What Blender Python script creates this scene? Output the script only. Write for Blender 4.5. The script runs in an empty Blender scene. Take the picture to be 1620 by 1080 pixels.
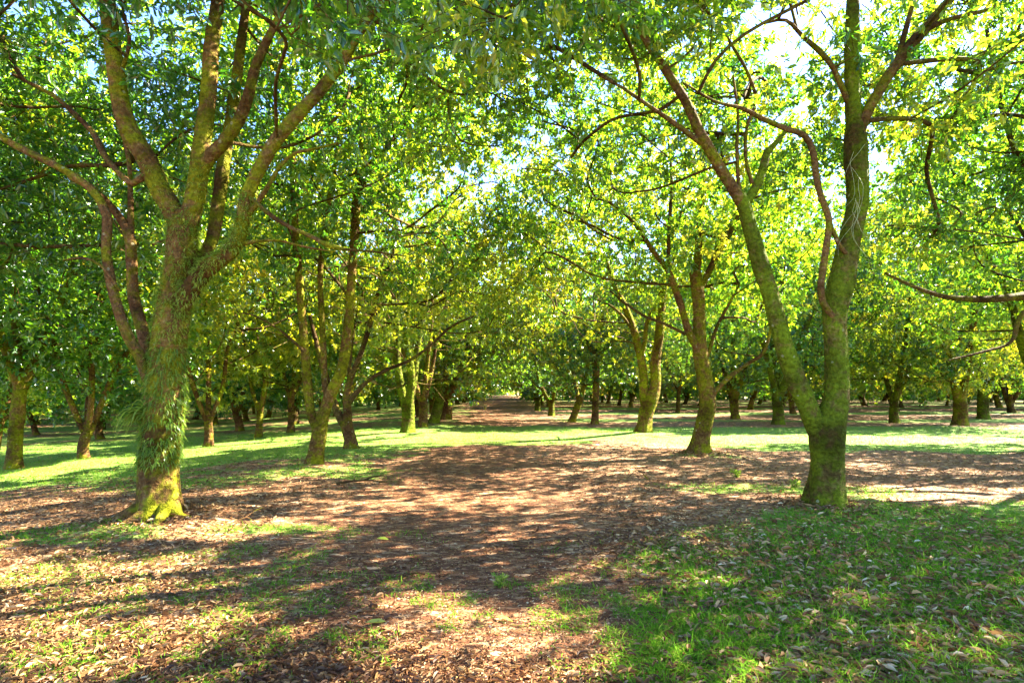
import bpy, math, numpy as np
from mathutils import Vector, noise as mnoise
R = math.radians
C = bpy.context.scene.collection
sc = bpy.context.scene

# ------------------------------------------------------------------ camera, sky, sun, exposure
EYE, FPX, CX, HY = 1.5, 900.0, 810.0, 615.0        # eye height, focal length in px of the 1620 px photo, horizon row
cd = bpy.data.cameras.new('camera'); cam = bpy.data.objects.new('camera', cd); C.objects.link(cam)
cam.location = (0, 0, EYE); cam.rotation_euler = (R(90), 0, 0)
cd.sensor_width = 36; cd.lens = 36 * FPX / 1620; cd.shift_y = (HY - 540) / 1620
cd.clip_end = 2000; cd.clip_start = 0.05
sc.camera = cam

SUN_AZ, SUN_EL = R(66), R(40)                       # azimuth measured from the view direction (+Y) to the right
SUN = np.array([math.sin(SUN_AZ) * math.cos(SUN_EL), math.cos(SUN_AZ) * math.cos(SUN_EL), math.sin(SUN_EL)])
w = bpy.data.worlds.new('World'); sc.world = w; w.use_nodes = True
nt = w.node_tree; bg = nt.nodes['Background']
sky = nt.nodes.new('ShaderNodeTexSky'); sky.sky_type = 'NISHITA'; sky.sun_disc = False
sky.sun_elevation = SUN_EL; sky.sun_rotation = SUN_AZ; sky.air_density = 1.0; sky.dust_density = 0.3; sky.ozone_density = 2.0
hs = nt.nodes.new('ShaderNodeHueSaturation'); hs.inputs['Saturation'].default_value = 1.2; hs.inputs['Hue'].default_value = 0.515     # a clear deep blue morning sky
nt.links.new(sky.outputs[0], hs.inputs['Color']); nt.links.new(hs.outputs[0], bg.inputs[0]); bg.inputs[1].default_value = 0.07
sd = bpy.data.lights.new('sun', 'SUN'); sd.energy = 5.0; sd.angle = R(0.5); sd.color = (1.0, 0.92, 0.74)
so = bpy.data.objects.new('sun', sd); C.objects.link(so)
so.rotation_euler = Vector(SUN).to_track_quat('Z', 'Y').to_euler()
sc.view_settings.view_transform = 'Standard'; sc.view_settings.look = 'None'
sc.view_settings.exposure = 3.9; sc.view_settings.gamma = 1
cy = sc.cycles
cy.max_bounces = 10; cy.diffuse_bounces = 8; cy.glossy_bounces = 2; cy.transmission_bounces = 4; cy.transparent_max_bounces = 4
cy.caustics_reflective = False; cy.caustics_refractive = False
cy.use_denoising = True; cy.sample_clamp_indirect = 6

# ------------------------------------------------------------------ helpers
rng = np.random.default_rng(7)

def P(px, py, d):                                   # a photo pixel at a chosen distance as a point in the place
    return np.array([(px - CX) / FPX * d, d, EYE + (HY - py) / FPX * d])

def vnoise(x, y, s=0):                              # smooth value noise, vectorised
    x = np.asarray(x, float); y = np.asarray(y, float)
    xi = np.floor(x); yi = np.floor(y); fx = x - xi; fy = y - yi
    fx = fx * fx * (3 - 2 * fx); fy = fy * fy * (3 - 2 * fy)
    def h(a, b):
        v = np.sin(a * 127.1 + b * 311.7 + s * 74.7) * 43758.5453
        return v - np.floor(v)
    return (h(xi, yi) * (1 - fx) + h(xi + 1, yi) * fx) * (1 - fy) + (h(xi, yi + 1) * (1 - fx) + h(xi + 1, yi + 1) * fx) * fy

def sstep(a, b, x):
    t = np.clip((x - a) / (b - a), 0, 1); return t * t * (3 - 2 * t)

MOUNDS = []                                         # (x, y, radius, height): soil raised round the tree feet
def zg(x, y):
    x = np.asarray(x, float); y = np.asarray(y, float)
    z = -0.055 * np.log1p(np.exp(np.clip(-(x + 4.6) * 1.6, -30, 30))) / 1.6
    z = z + 0.07 * (vnoise(x * 0.35, y * 0.35, 3) - 0.5) + 0.03 * (vnoise(x * 1.1, y * 1.1, 5) - 0.5) * sstep(40, 10, y)
    for mx, my, mr, mh in MOUNDS:
        z = z + mh * np.exp(-((x - mx) ** 2 + (y - my) ** 2) / mr ** 2)
    return z

def thing(name, label, cat, loc=(0, 0, 0), group=None):
    o = bpy.data.objects.new(name, None); C.objects.link(o); o.location = loc
    o.empty_display_size = 0.3
    o['label'] = label; o['category'] = cat
    if group: o['group'] = group
    return o

def tag(o, label=None, cat=None, group=None, kind=None):
    for k, v in (('label', label), ('category', cat), ('group', group), ('kind', kind)):
        if v: o[k] = v
    return o

class MB:                                           # collects numpy pieces, links them as ONE mesh object
    def __init__(s): s.v = []; s.f = []; s.m = []; s.a = []; s.sm = []; s.n = 0
    def add(s, verts, quads, mat=0, att=None, smooth=False):
        verts = np.asarray(verts, np.float32); quads = np.asarray(quads, np.int64)
        s.v.append(verts); s.f.append(quads + s.n); s.n += len(verts)
        s.m.append(np.full(len(quads), mat, np.int32)); s.sm.append(np.full(len(quads), smooth, bool))
        s.a.append(np.zeros(len(verts), np.float32) if att is None else np.asarray(att, np.float32))
    def mesh(s, name, mats, origin=(0, 0, 0)):
        v = np.concatenate(s.v) - np.asarray(origin, np.float32); f = np.concatenate(s.f)
        me = bpy.data.meshes.new(name)
        me.vertices.add(len(v)); me.vertices.foreach_set('co', v.ravel())
        me.loops.add(f.size); me.loops.foreach_set('vertex_index', f.ravel().astype(np.int32))
        me.polygons.add(len(f)); me.polygons.foreach_set('loop_start', np.arange(0, f.size, 4, dtype=np.int32))
        me.polygons.foreach_set('material_index', np.concatenate(s.m))
        me.polygons.foreach_set('use_smooth', np.concatenate(s.sm))
        at = me.attributes.new('v', 'FLOAT', 'POINT'); at.data.foreach_set('value', np.concatenate(s.a))
        for m in mats: me.materials.append(m)
        me.update(); return me
    def build(s, name, mats, parent=None, origin=(0, 0, 0)):
        if not isinstance(mats, (list, tuple)): mats = [mats]
        o = bpy.data.objects.new(name, s.mesh(name, mats, origin)); C.objects.link(o)
        if parent is not None: o.parent = parent
        else: o.location = origin
        return o

def catmull(pts, step):
    pts = np.asarray(pts, float)
    if len(pts) < 3: n = max(2, int(np.linalg.norm(pts[1, :3] - pts[0, :3]) / step) + 1); t = np.linspace(0, 1, n)[:, None]; return pts[0] * (1 - t) + pts[1] * t
    q = np.vstack([2 * pts[0] - pts[1], pts, 2 * pts[-1] - pts[-2]]); out = []
    for i in range(1, len(q) - 2):
        n = max(1, int(np.linalg.norm(q[i + 1, :3] - q[i, :3]) / step))
        t = (np.arange(n) / n)[:, None]
        a, b, c, d = q[i - 1], q[i], q[i + 1], q[i + 2]
        out.append(0.5 * (2 * b + (c - a) * t + (2 * a - 5 * b + 4 * c - d) * t ** 2 + (3 * b - a - 3 * c + d) * t ** 3))
    out.append(pts[-1:]); return np.vstack(out)

def tube(mb, pts, rad, sides=8, mat=0, lump=0.0, flare=None, seed=0, att=0.0):
    """tube along pts (n,3) with radii; lump: uneven bark girth; flare: (height, lobes, amount) root spread at the start"""
    pts = np.asarray(pts, float); rad = np.asarray(rad, float); n = len(pts)
    T = np.gradient(pts, axis=0); T /= np.linalg.norm(T, axis=1)[:, None] + 1e-9
    u = np.cross(T[0], [0.3, 1, 0.2]); u /= np.linalg.norm(u)
    ang = np.arange(sides) / sides * 2 * math.pi; V = np.zeros((n, sides, 3)); ln = 0.0
    for i in range(n):
        u = u - T[i] * np.dot(u, T[i]); u /= np.linalg.norm(u) + 1e-9; v = np.cross(T[i], u)
        if i: ln += np.linalg.norm(pts[i] - pts[i - 1])
        r = np.full(sides, rad[i])
        if lump:
            r = r * (1 + lump * (2 * vnoise(np.cos(ang) * 1.3 + 5 + seed, np.sin(ang) * 1.3 + ln * 2.2 + seed * 3, 1) - 1)
                     + lump * 0.6 * (2 * vnoise(np.cos(ang) * 3 + 9, np.sin(ang) * 3 + ln * 6 + seed, 2) - 1))
        if flare:
            h = pts[i][2] - pts[0][2]; k = math.exp(-h / flare[0])
            r = r * (1 + k * flare[2] * (0.55 + 0.45 * np.sin(ang * flare[1] + seed) + 0.25 * np.sin(ang * 3 + seed * 2)))
        V[i] = pts[i] + r[:, None] * (np.cos(ang)[:, None] * u + np.sin(ang)[:, None] * v)
    i = np.arange(n - 1)[:, None]; j = np.arange(sides)[None, :]; j2 = (j + 1) % sides
    F = np.stack([i * sides + j, i * sides + j2, (i + 1) * sides + j2, (i + 1) * sides + j], -1).reshape(-1, 4)
    mb.add(V.reshape(-1, 3), F, mat, np.full(n * sides, att), True)
    # close the end
    if rad[-1] > 0.012:
        e = V[-1]; c = pts[-1] + T[-1] * rad[-1] * 0.5
        vv = np.vstack([e, [c]]); ff = [[k, (k + 1) % sides, sides, sides] for k in range(0, sides)]
        ff = np.array([[k, (k + 1) % sides, (k + 2) % sides, sides] for k in range(0, sides, 2)])
        mb.add(vv, ff, mat, np.full(len(vv), att), True)

def unit(a): return a / (np.linalg.norm(a, axis=-1, keepdims=True) + 1e-9)

def leaves(mb, B, D, L, W, mat=0, att=None, rg=rng, curl=0.15, fold=0.25):
    """N lance-shaped leaves: base B, direction D, length L, width W; two quads each folded along the midrib"""
    n = len(B); D = unit(D)
    up = np.array([0, 0, 1.0]) + rg.normal(0, 0.55, (n, 3)); S = unit(np.cross(D, up)); N = np.cross(S, D)
    L = L[:, None]; W = W[:, None] * 0.5
    c = curl * L
    b = B; t = B + D * L - N * c
    m1 = D * L * 0.30; m2 = D * L * 0.68 - N * c * 0.35
    l1 = B + m1 + S * W * 0.85 + N * W * fold; l2 = B + m2 + S * W + N * W * fold
    r1 = B + m1 - S * W * 0.85 + N * W * fold; r2 = B + m2 - S * W + N * W * fold
    V = np.stack([b, l1, l2, t, r2, r1], 1).reshape(-1, 3)
    k = (np.arange(n) * 6)[:, None]
    F = np.concatenate([k + [0, 3, 2, 1], k + [0, 5, 4, 3]], 0)
    a = rg.random(n) if att is None else att
    mb.add(V, F, mat, np.repeat(a, 6))

def straps(mb, B, D, L, W, droop=0.5, seg=3, mat=0, att=None, rg=rng):
    """N bending strap blades (grass, fern fronds)"""
    n = len(B); D = unit(D); S = unit(np.cross(D, np.array([0, 0, 1.0]) + rg.normal(0, .3, (n, 3))))
    cols = []; p = B.copy(); d = D.copy()
    for i in range(seg + 1):
        t = i / seg; wd = (W * (1 - t ** 2.2) * (0.6 + 0.4 * math.sin(math.pi * min(1, t * 1.4))) * 0.5 + 0.0004)[:, None]
        cols += [p - S * wd, p + S * wd]
        p = p + d * (L / seg)[:, None]; d = unit(d + np.array([0, 0, -1.0]) * droop / seg * 1.6)
    V = np.stack(cols, 1).reshape(-1, 3); m = 2 * (seg + 1)
    F = np.concatenate([(np.arange(n) * m)[:, None] + [2 * i, 2 * i + 1, 2 * i + 3, 2 * i + 2] for i in range(seg)], 0)
    a = rg.random(n) if att is None else att
    mb.add(V, F, mat, np.repeat(a, m))

# ------------------------------------------------------------------ materials
def newmat(name):
    m = bpy.data.materials.new(name); m.use_nodes = True; t = m.node_tree; t.nodes.clear()
    return m, t, t.nodes.new, t.links.new

def ramp(t, fac, stops):
    r = t.nodes.new('ShaderNodeValToRGB'); e = r.color_ramp.elements
    e[0].position, e[0].color = stops[0][0], (*stops[0][1], 1); e[1].position, e[1].color = stops[-1][0], (*stops[-1][1], 1)
    for p, c in stops[1:-1]: x = e.new(p); x.color = (*c, 1)
    t.links.new(fac, r.inputs[0]); return r.outputs[0]

def noise(t, scale, detail=4, vec=None, rough=0.6):
    n = t.nodes.new('ShaderNodeTexNoise'); n.inputs['Scale'].default_value = scale; n.inputs['Detail'].default_value = detail
    n.inputs['Roughness'].default_value = rough
    if vec is not None: t.links.new(vec, n.inputs['Vector'])
    return n.outputs['Fac']

def mth(t, op, a, b=None, clamp=False):
    n = t.nodes.new('ShaderNodeMath'); n.operation = op; n.use_clamp = clamp
    for i, x in enumerate((a, b)):
        if x is None: continue
        if isinstance(x, (int, float)): n.inputs[i].default_value = x
        else: t.links.new(x, n.inputs[i])
    return n.outputs[0]

def mixc(t, f, a, b, mode='MIX'):
    n = t.nodes.new('ShaderNodeMix'); n.data_type = 'RGBA'; n.blend_type = mode
    for i, x in ((0, f), (6, a), (7, b)):
        if isinstance(x, (int, float)): n.inputs[i].default_value = x
        elif isinstance(x, tuple): n.inputs[i].default_value = (*x, 1)
        else: t.links.new(x, n.inputs[i])
    return n.outputs[2]

def leaf_mat(name, stops, tstops, trans=0.45, gloss=0.055, rough=0.3):
    m, t, N, K = newmat(name)
    at = N('ShaderNodeAttribute'); at.attribute_name = 'v'; v = at.outputs['Fac']
    c1 = ramp(t, v, stops); c2 = ramp(t, v, tstops)
    d = N('ShaderNodeBsdfDiffuse'); K(c1, d.inputs[0])
    tr = N('ShaderNodeBsdfTranslucent'); K(c2, tr.inputs[0])
    mx = N('ShaderNodeMixShader'); mx.inputs[0].default_value = trans; K(d.outputs[0], mx.inputs[1]); K(tr.outputs[0], mx.inputs[2])
    g = N('ShaderNodeBsdfGlossy'); g.inputs['Roughness'].default_value = rough; g.inputs[0].default_value = (0.9, 0.95, 1, 1)
    m2 = N('ShaderNodeMixShader'); m2.inputs[0].default_value = gloss; K(mx.outputs[0], m2.inputs[1]); K(g.outputs[0], m2.inputs[2])
    o = N('ShaderNodeOutputMaterial'); K(m2.outputs[0], o.inputs[0]); return m

LEAF = leaf_mat('leaf_green', [(0, (0.012, 0.045, 0.006)), (0.4, (0.032, 0.085, 0.008)), (0.75, (0.075, 0.13, 0.010)), (1, (0.16, 0.17, 0.014))],
                [(0, (0.06, 0.22, 0.008)), (0.4, (0.20, 0.42, 0.010)), (0.75, (0.46, 0.60, 0.014)), (1, (0.75, 0.66, 0.03))], trans=0.52)
LEAF_Y = leaf_mat('leaf_yellow_green', [(0, (0.024, 0.055, 0.006)), (0.5, (0.080, 0.115, 0.008)), (1, (0.20, 0.17, 0.014))],
                  [(0, (0.16, 0.30, 0.008)), (0.5, (0.48, 0.55, 0.012)), (1, (0.82, 0.62, 0.02))], trans=0.52)
LEAF_B = leaf_mat('leaf_deep_green', [(0, (0.010, 0.045, 0.010)), (0.6, (0.032, 0.095, 0.013)), (1, (0.09, 0.15, 0.016))],
                  [(0, (0.06, 0.22, 0.010)), (0.6, (0.24, 0.44, 0.012)), (1, (0.52, 0.62, 0.02))], gloss=0.06, trans=0.52)
FERN = leaf_mat('fern_green', [(0, (0.04, 0.09, 0.012)), (0.6, (0.10, 0.17, 0.018)), (1, (0.26, 0.28, 0.05))],
                [(0, (0.2, 0.4, 0.03)), (1, (0.5, 0.6, 0.08))], gloss=0.012)
GRASS = leaf_mat('grass_blade', [(0, (0.04, 0.11, 0.008)), (0.6, (0.10, 0.20, 0.012)), (1, (0.26, 0.29, 0.04))],
                 [(0, (0.12, 0.36, 0.02)), (0.6, (0.2, 0.5, 0.03)), (1, (0.4, 0.52, 0.05))], trans=0.35, gloss=0.0)
DRY = leaf_mat('dry_leaf', [(0, (0.06, 0.024, 0.009)), (0.3, (0.125, 0.058, 0.020)), (0.55, (0.23, 0.125, 0.046)), (0.8, (0.38, 0.255, 0.115)), (1, (0.56, 0.45, 0.26))],
               [(0, (0.25, 0.1, 0.03)), (1, (0.5, 0.35, 0.15))], trans=0.12, gloss=0.015, rough=0.5)

def bark_mat(name, brown, moss, mossy, light):
    m, t, N, K = newmat(name)
    tc = N('ShaderNodeTexCoord'); v = tc.outputs['Object']
    n1 = noise(t, 3.2, 5, v); n2 = noise(t, 26, 5, v); n3 = noise(t, 9, 4, v, 0.7)
    base = ramp(t, n2, [(0.3, tuple(c * 0.5 for c in brown)), (0.55, brown), (0.75, light)])
    mf = ramp(t, mth(t, 'ADD', mth(t, 'MULTIPLY', n1, 0.55), mth(t, 'MULTIPLY', n3, 0.45)), [(mossy - 0.04, (0, 0, 0)), (mossy + 0.05, (1, 1, 1))])
    mc = ramp(t, n2, [(0.3, tuple(c * 0.55 for c in moss)), (0.7, tuple(min(1, c * 1.5) for c in moss))])
    col = mixc(t, mf, base, mc)
    big = ramp(t, noise(t, 1.6, 4, v), [(0.36, (0.42, 0.38, 0.34)), (0.5, (0.9, 0.9, 0.85)), (0.62, (1.3, 1.35, 1.0))]); col = mixc(t, 1.0, col, big, 'MULTIPLY')
    vo = N('ShaderNodeTexVoronoi'); vo.inputs['Scale'].default_value = 5.5; K(v, vo.inputs['Vector'])
    spot = mth(t, 'LESS_THAN', vo.outputs['Distance'], 0.10)
    col = mixc(t, mth(t, 'MULTIPLY', spot, 0.45), col, (0.30, 0.30, 0.18))
    b = N('ShaderNodeBsdfPrincipled'); K(col, b.inputs['Base Color']); b.inputs['Roughness'].default_value = 0.85
    b.inputs['Specular IOR Level'].default_value = 0.06
    wv = N('ShaderNodeTexWave'); wv.bands_direction = 'Z'; wv.inputs['Scale'].default_value = 2.2; wv.inputs['Distortion'].default_value = 9
    wv.inputs['Detail'].default_value = 3; K(v, wv.inputs['Vector'])
    h = mth(t, 'ADD', mth(t, 'ADD', n2, mth(t, 'MULTIPLY', n3, 1.2)), mth(t, 'MULTIPLY', wv.outputs['Fac'], 0.35))
    bp = N('ShaderNodeBump'); bp.inputs['Strength'].default_value = 1.0; bp.inputs['Distance'].default_value = 0.05; K(h, bp.inputs['Height'])
    K(bp.outputs[0], b.inputs['Normal']); o = N('ShaderNodeOutputMaterial'); K(b.outputs[0], o.inputs[0]); return m

BARK_M = bark_mat('mossy_bark', (0.16, 0.085, 0.028), (0.12, 0.115, 0.006), 0.48, (0.26, 0.18, 0.08))
BARK_G = bark_mat('green_bark', (0.13, 0.09, 0.025), (0.080, 0.098, 0.006), 0.45, (0.21, 0.17, 0.07))
BARK_R = bark_mat('reddish_bark', (0.14, 0.068, 0.028), (0.10, 0.09, 0.006), 0.52, (0.22, 0.14, 0.07))
TWIG = bark_mat('twig_bark', (0.10, 0.058, 0.024), (0.08, 0.072, 0.008), 0.53, (0.15, 0.10, 0.05))

# ------------------------------------------------------------------ where the sun gets down to the ground (openings left in the crowns)
LIT = [  # photo px: centre x, y, half width, half height, slope, strength
    (1330, 695, 360, 6.5, 0.005, 1.0), (800, 693, 260, 9.5, -0.02, 1.0), (560, 688, 130, 7, -0.06, .9), (420, 701, 110, 7, -0.12, .9),
    (300, 716, 100, 9, -0.17, 1.0), (100, 742, 130, 9, -0.17, .9), (60, 712, 90, 7, -0.02, .8),
    (660, 722, 120, 9, -0.06, .4), (860, 726, 110, 8, -0.03, .3), (1060, 742, 70, 6, 0, .4),
    (620, 775, 110, 6, 0.02, .4), (780, 790, 150, 6, -0.03, .5), (960, 800, 90, 5, -0.05, .35), (1010, 770, 120, 5, 0, .25), (900, 845, 90, 5, -0.06, .35),
    (600, 797, 70, 5, 0, .5), (465, 830, 40, 5, -0.03, .7),
    (1500, 781, 150, 10, 0.01, 1.0), (1480, 745, 150, 7, 0.02, .6), (1230, 778, 110, 9, -0.03, .6), (1240, 752, 60, 5, 0, .4),
    (60, 790, 120, 7, -0.12, .6), (110, 765, 110, 6, -0.1, .6), (330, 842, 110, 8, -0.06, .9), (90, 840, 130, 8, -0.1, .6), (230, 820, 70, 10, -0.06, .7),
    (110, 925, 160, 26, -0.16, 1.0), (40, 965, 110, 18, -0.2, .9), (170, 1035, 150, 22, -0.25, 1.0), (340, 1010, 70, 12, 0, .5), (30, 880, 70, 8, -.1, .7),
    (780, 1035, 150, 35, 0.0, .7), (700, 965, 90, 16, 0.1, .4), (880, 1000, 60, 14, 0.1, .4), (420, 770, 110, 6, -.12, .6), (500, 745, 90, 5, -.1, .4),
    (1090, 656, 110, 3, -0.03, .8), (1100, 640, 90, 2.5, -0.02, .8), (1480, 651, 200, 3.5, 0.01, .9), (1250, 641, 90, 2.5, 0, .7), (1520, 637, 150, 2.5, 0, .7),
    (840, 660, 120, 3, -0.04, .7), (780, 672, 90, 3, -0.04, .6), (800, 647, 70, 2.5, -0.05, .8), (470, 668, 110, 4, -0.04, .7), (320, 655, 90, 4, 0, .7), (470, 648, 120, 3, 0, .6)]
def lit(px, py, gx, gy):
    px = px + 30 * (vnoise(gx * 1.3, gy * 1.3, 11) - .5) * 2
    s = np.zeros_like(px)
    wob = (vnoise(gx * 2.1, gy * 2.1, 12) - .5) * 1.3
    for cx, cy_, rx, ry, sl, st in LIT:
        dx = px - cx; dy = py - (cy_ + sl * dx); ry = ry + 0.22 * (cy_ - HY) ** 2 / 1350; rx = rx + .2 * (cy_ - HY) / 1.5
        q = np.sqrt((dx / rx) ** 2 + (dy / ry) ** 2) + wob * (0.5 if st > .85 else 1.0)
        s = np.maximum(s, st * sstep(1.15, 0.75, q))
    return s
def prune(Pt, rg, keep_z=0.0):                      # True where a twig of leaves is kept
    t = Pt[:, 2] / SUN[2]
    gx = Pt[:, 0] - SUN[0] * t; gy = Pt[:, 1] - SUN[1] * t
    for _ in range(2):
        t = (Pt[:, 2] - zg(gx, gy)) / SUN[2]; gx = Pt[:, 0] - SUN[0] * t; gy = Pt[:, 1] - SUN[1] * t
    ok = gy > 1.2; gy2 = np.where(ok, gy, 1.2)
    px = CX + FPX * gx / gy2; py = HY + FPX * (EYE - zg(gx, gy)) / gy2
    s = np.where(ok & (py < 1150), lit(px, py, gx, gy), 0)
    return rg.random(len(Pt)) > np.minimum(0.995, np.where(s > .8, s * 1.7, s * 1.15))

# ------------------------------------------------------------------ tree building
def grow_crown(skel, targets, rg):
    """joins target points to a skeleton one after another; returns nodes, parent indices and node index of each target"""
    nodes = [p for p in skel]; par = [-1] * len(nodes)
    N = np.zeros((len(nodes) + len(targets) * 14 + 10, 3)); N[:len(nodes)] = skel; n = len(nodes)
    par = np.full(len(N), -1); tn = []
    d0 = np.array([np.min(np.linalg.norm(N[:n] - t, axis=1)) for t in targets])
    for ti in np.argsort(d0):
        t = targets[ti]; q = N[:n]; dz = t[2] - q[:, 2]; dd = np.linalg.norm(q - t, axis=1)
        k = int(np.argmin(dd + np.clip(-dz, 0, 9) * 1.8)); a = q[k].copy(); L = dd[k]
        m = max(1, min(12, int(L / 0.35))); off = rg.normal(0, 0.04 * L, 3); off[2] += 0.03 * L
        last = k
        for i in range(1, m + 1):
            s = i / m; p = a * (1 - s) + t * s + off * math.sin(math.pi * s) + (rg.normal(0, .03, 3) if i < m else 0)
            N[n] = p; par[n] = last; last = n; n += 1
        tn.append((ti, last))
    return N[:n], par[:n], tn

def add_branches(mb, N, par, n_skel, mat, rk=0.0048, sides=5, rmax=0.030):
    cnt = np.ones(len(N))
    for i in range(len(N) - 1, n_skel - 1, -1):
        if par[i] >= 0: cnt[par[i]] += cnt[i] if par[i] >= n_skel else 0
    kids = {}
    for i in range(n_skel, len(N)): kids.setdefault(par[i], []).append(i)
    def rad(i): return min(rmax, rk * cnt[i] ** 0.5 + 0.003)
    starts = [(p, i) for p, ks in kids.items() for j, i in enumerate(sorted(ks, key=lambda q: -cnt[q])) if p < n_skel or j > 0]
    for p, i in starts:
        ch = [p, i]
        while ch[-1] in kids: ch.append(max(kids[ch[-1]], key=lambda q: cnt[q]))
        r = [rad(c) for c in ch]; r[0] = r[1]
        pts = N[ch]
        if len(pts) < 2: continue
        if r[0] > .009 and len(pts) > 2:
            q = pts.copy(); q[1:-1] = pts[1:-1] * .5 + (pts[:-2] + pts[2:]) * .25; qq = catmull(np.column_stack([q, r]), .14); pts, r = qq[:, :3], np.maximum(qq[:, 3], .002)
        tube(mb, pts, r, sides, mat)

def rosettes(mb, centres, rg, per, sigma, nleaf, ll, lw, mat, twig_mat, twigs=0.5, do_prune=True, tone=0.0, droop=0.35, lo=None, shade=None):
    n = len(centres)
    if n == 0: return
    reps = np.repeat(np.arange(n), per); c = centres[reps]
    off = rg.normal(0, 1, (len(c), 3)) * np.array([sigma, sigma, sigma * 0.75]); Q = c + off
    keep = np.ones(len(Q), bool)
    if lo is not None: keep &= Q[:, 2] > lo(Q)
    if do_prune: keep &= prune(Q, rg)
    Q = Q[keep]; off = off[keep]; c = c[keep]; reps = reps[keep]
    if len(Q) == 0: return
    dirr = unit(off + np.array([0, 0, 0.12]) + rg.normal(0, .15, off.shape))
    # thin twigs
    k = np.where(rg.random(len(Q)) < twigs)[0]
    if len(k):
        a = c[k] + off[k] * 0.25; b = Q[k]; s = unit(np.cross(b - a, rg.normal(0, 1, (len(k), 3)))) * 0.0045; u2 = unit(np.cross(b - a, s)) * 0.0045
        V = np.stack([a + s, a - s * .5 + u2, a - s * .5 - u2, b + s * .5, b - s * .25 + u2 * .5, b - s * .25 - u2 * .5], 1).reshape(-1, 3)
        kk = (np.arange(len(k)) * 6)[:, None]
        mb.add(V, np.concatenate([kk + [0, 1, 4, 3], kk + [1, 2, 5, 4], kk + [2, 0, 3, 5]], 0), twig_mat)
    m = np.repeat(np.arange(len(Q)), nleaf)
    ax = dirr[m]; rd = unit(rg.normal(0, 1, ax.shape)); rd = unit(rd - ax * np.sum(rd * ax, 1, keepdims=True))
    D = ax * rg.uniform(0.15, 0.8, (len(m), 1)) + rd; D[:, 2] -= droop
    B = Q[m] + rg.normal(0, 0.022, ax.shape) - ax * rg.uniform(0, 0.10, (len(m), 1))
    ct = rg.normal(0, .20, n)[reps][m] + rg.normal(0, .10, len(Q))[m]
    att = np.clip(rg.beta(2, 2.2, len(m)) * 0.75 + 0.05 + ct + tone, 0, 1)
    L = ll * rg.uniform(0.5, 1.25, len(m)); leaves(mb, B, D, L, L * lw / ll * rg.uniform(0.95, 1.45, len(m)), mat, att, rg, curl=0.12)

def crown_targets(rg, c, rad, n, lo, shell=0.5, gap=0.75):
    out = []; tries = 0
    while len(out) < n and tries < n * 60:
        tries += 1
        u = rg.normal(0, 1, 3); u /= np.linalg.norm(u); r = rg.uniform(shell ** 3, 1) ** (1 / 3)
        p = np.array(c) + u * r * np.array(rad)
        if p[2] < lo(p[None])[0] + 0.2: continue
        if out and np.min(np.linalg.norm(np.array(out) - p, axis=1)) < gap * (1 - 0.5 * tries / (n * 60)): continue
        out.append(p)
    return np.array(out)

def px_limb(pts, d0):                               # [(px, py, width px, depth offset), ...] -> points and radii
    a = np.array([[*P(x, y, d0 + dd), w_ * 0.5 * (d0 + dd) / FPX] for x, y, w_, dd in pts]); a = catmull(a, 0.09); return a[:, :3], a[:, 3]

# ---- a tree written out limb by limb
def hero(label, d0, base, trunk, limbs, bark, limb_bark, crown, seed, leafmat=LEAF, sides=16, flare=(0.22, 5, 0.6), tone=0.0, twigs=0.5):
    rg = np.random.default_rng(seed)
    org = P(base[0], base[1], d0); org[2] = float(zg(org[0], org[1]))
    t = thing('orchard_tree', label, 'tree', tuple(org))
    tp, tr = px_limb(trunk, d0); tr = tr * .92
    tp[:, 2] += (org[2] - 0.06 - tp[0, 2]) * np.exp(-np.arange(len(tp)) * 0.1)
    mb = MB(); tube(mb, tp, tr, sides * 2, 0, 0.07, flare, seed); mb.build('trunk', bark, t, org)
    sk = [tp[len(tp) // 2:]]
    for i, (mt, pts) in enumerate(limbs):
        lp, lr = px_limb(pts, d0); lr = lr * .89; mb = MB()
        tube(mb, lp, lr * (1 if lr[0] < .03 else 1.0), 12 if lr[0] > 0.04 else 7, 0, 0.10, None, seed + i * 7)
        mb.build('limb', mt or limb_bark, t, org); 
        if lp[-1][2] > (4.6 if d0 < 9 else 3.6): sk.append(lp[len(lp) // 4::3])
    sk = np.vstack(sk)
    mb = MB(); allT = []
    for c, rad, n, lo, kw in crown:
        T = crown_targets(rg, c, rad, n, lo, kw.get('shell', 0.45), kw.get('gap', 0.7)); allT.append(T)
    T = np.vstack(allT); N, par, tn = grow_crown(sk, T, rg)
    add_branches(mb, N, par, len(sk), 1)
    kws = crown[0][4]
    rosettes(mb, T, rg, kws.get('per', 34), kws.get('sigma', 0.36), kws.get('nleaf', 11), kws.get('ll', 0.135), kws.get('lw', 0.036), 0, 1, twigs, True, tone, lo=crown[0][3])
    mb.build('crown', [leafmat, TWIG], t, org)
    return t, tp, tr, org

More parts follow.
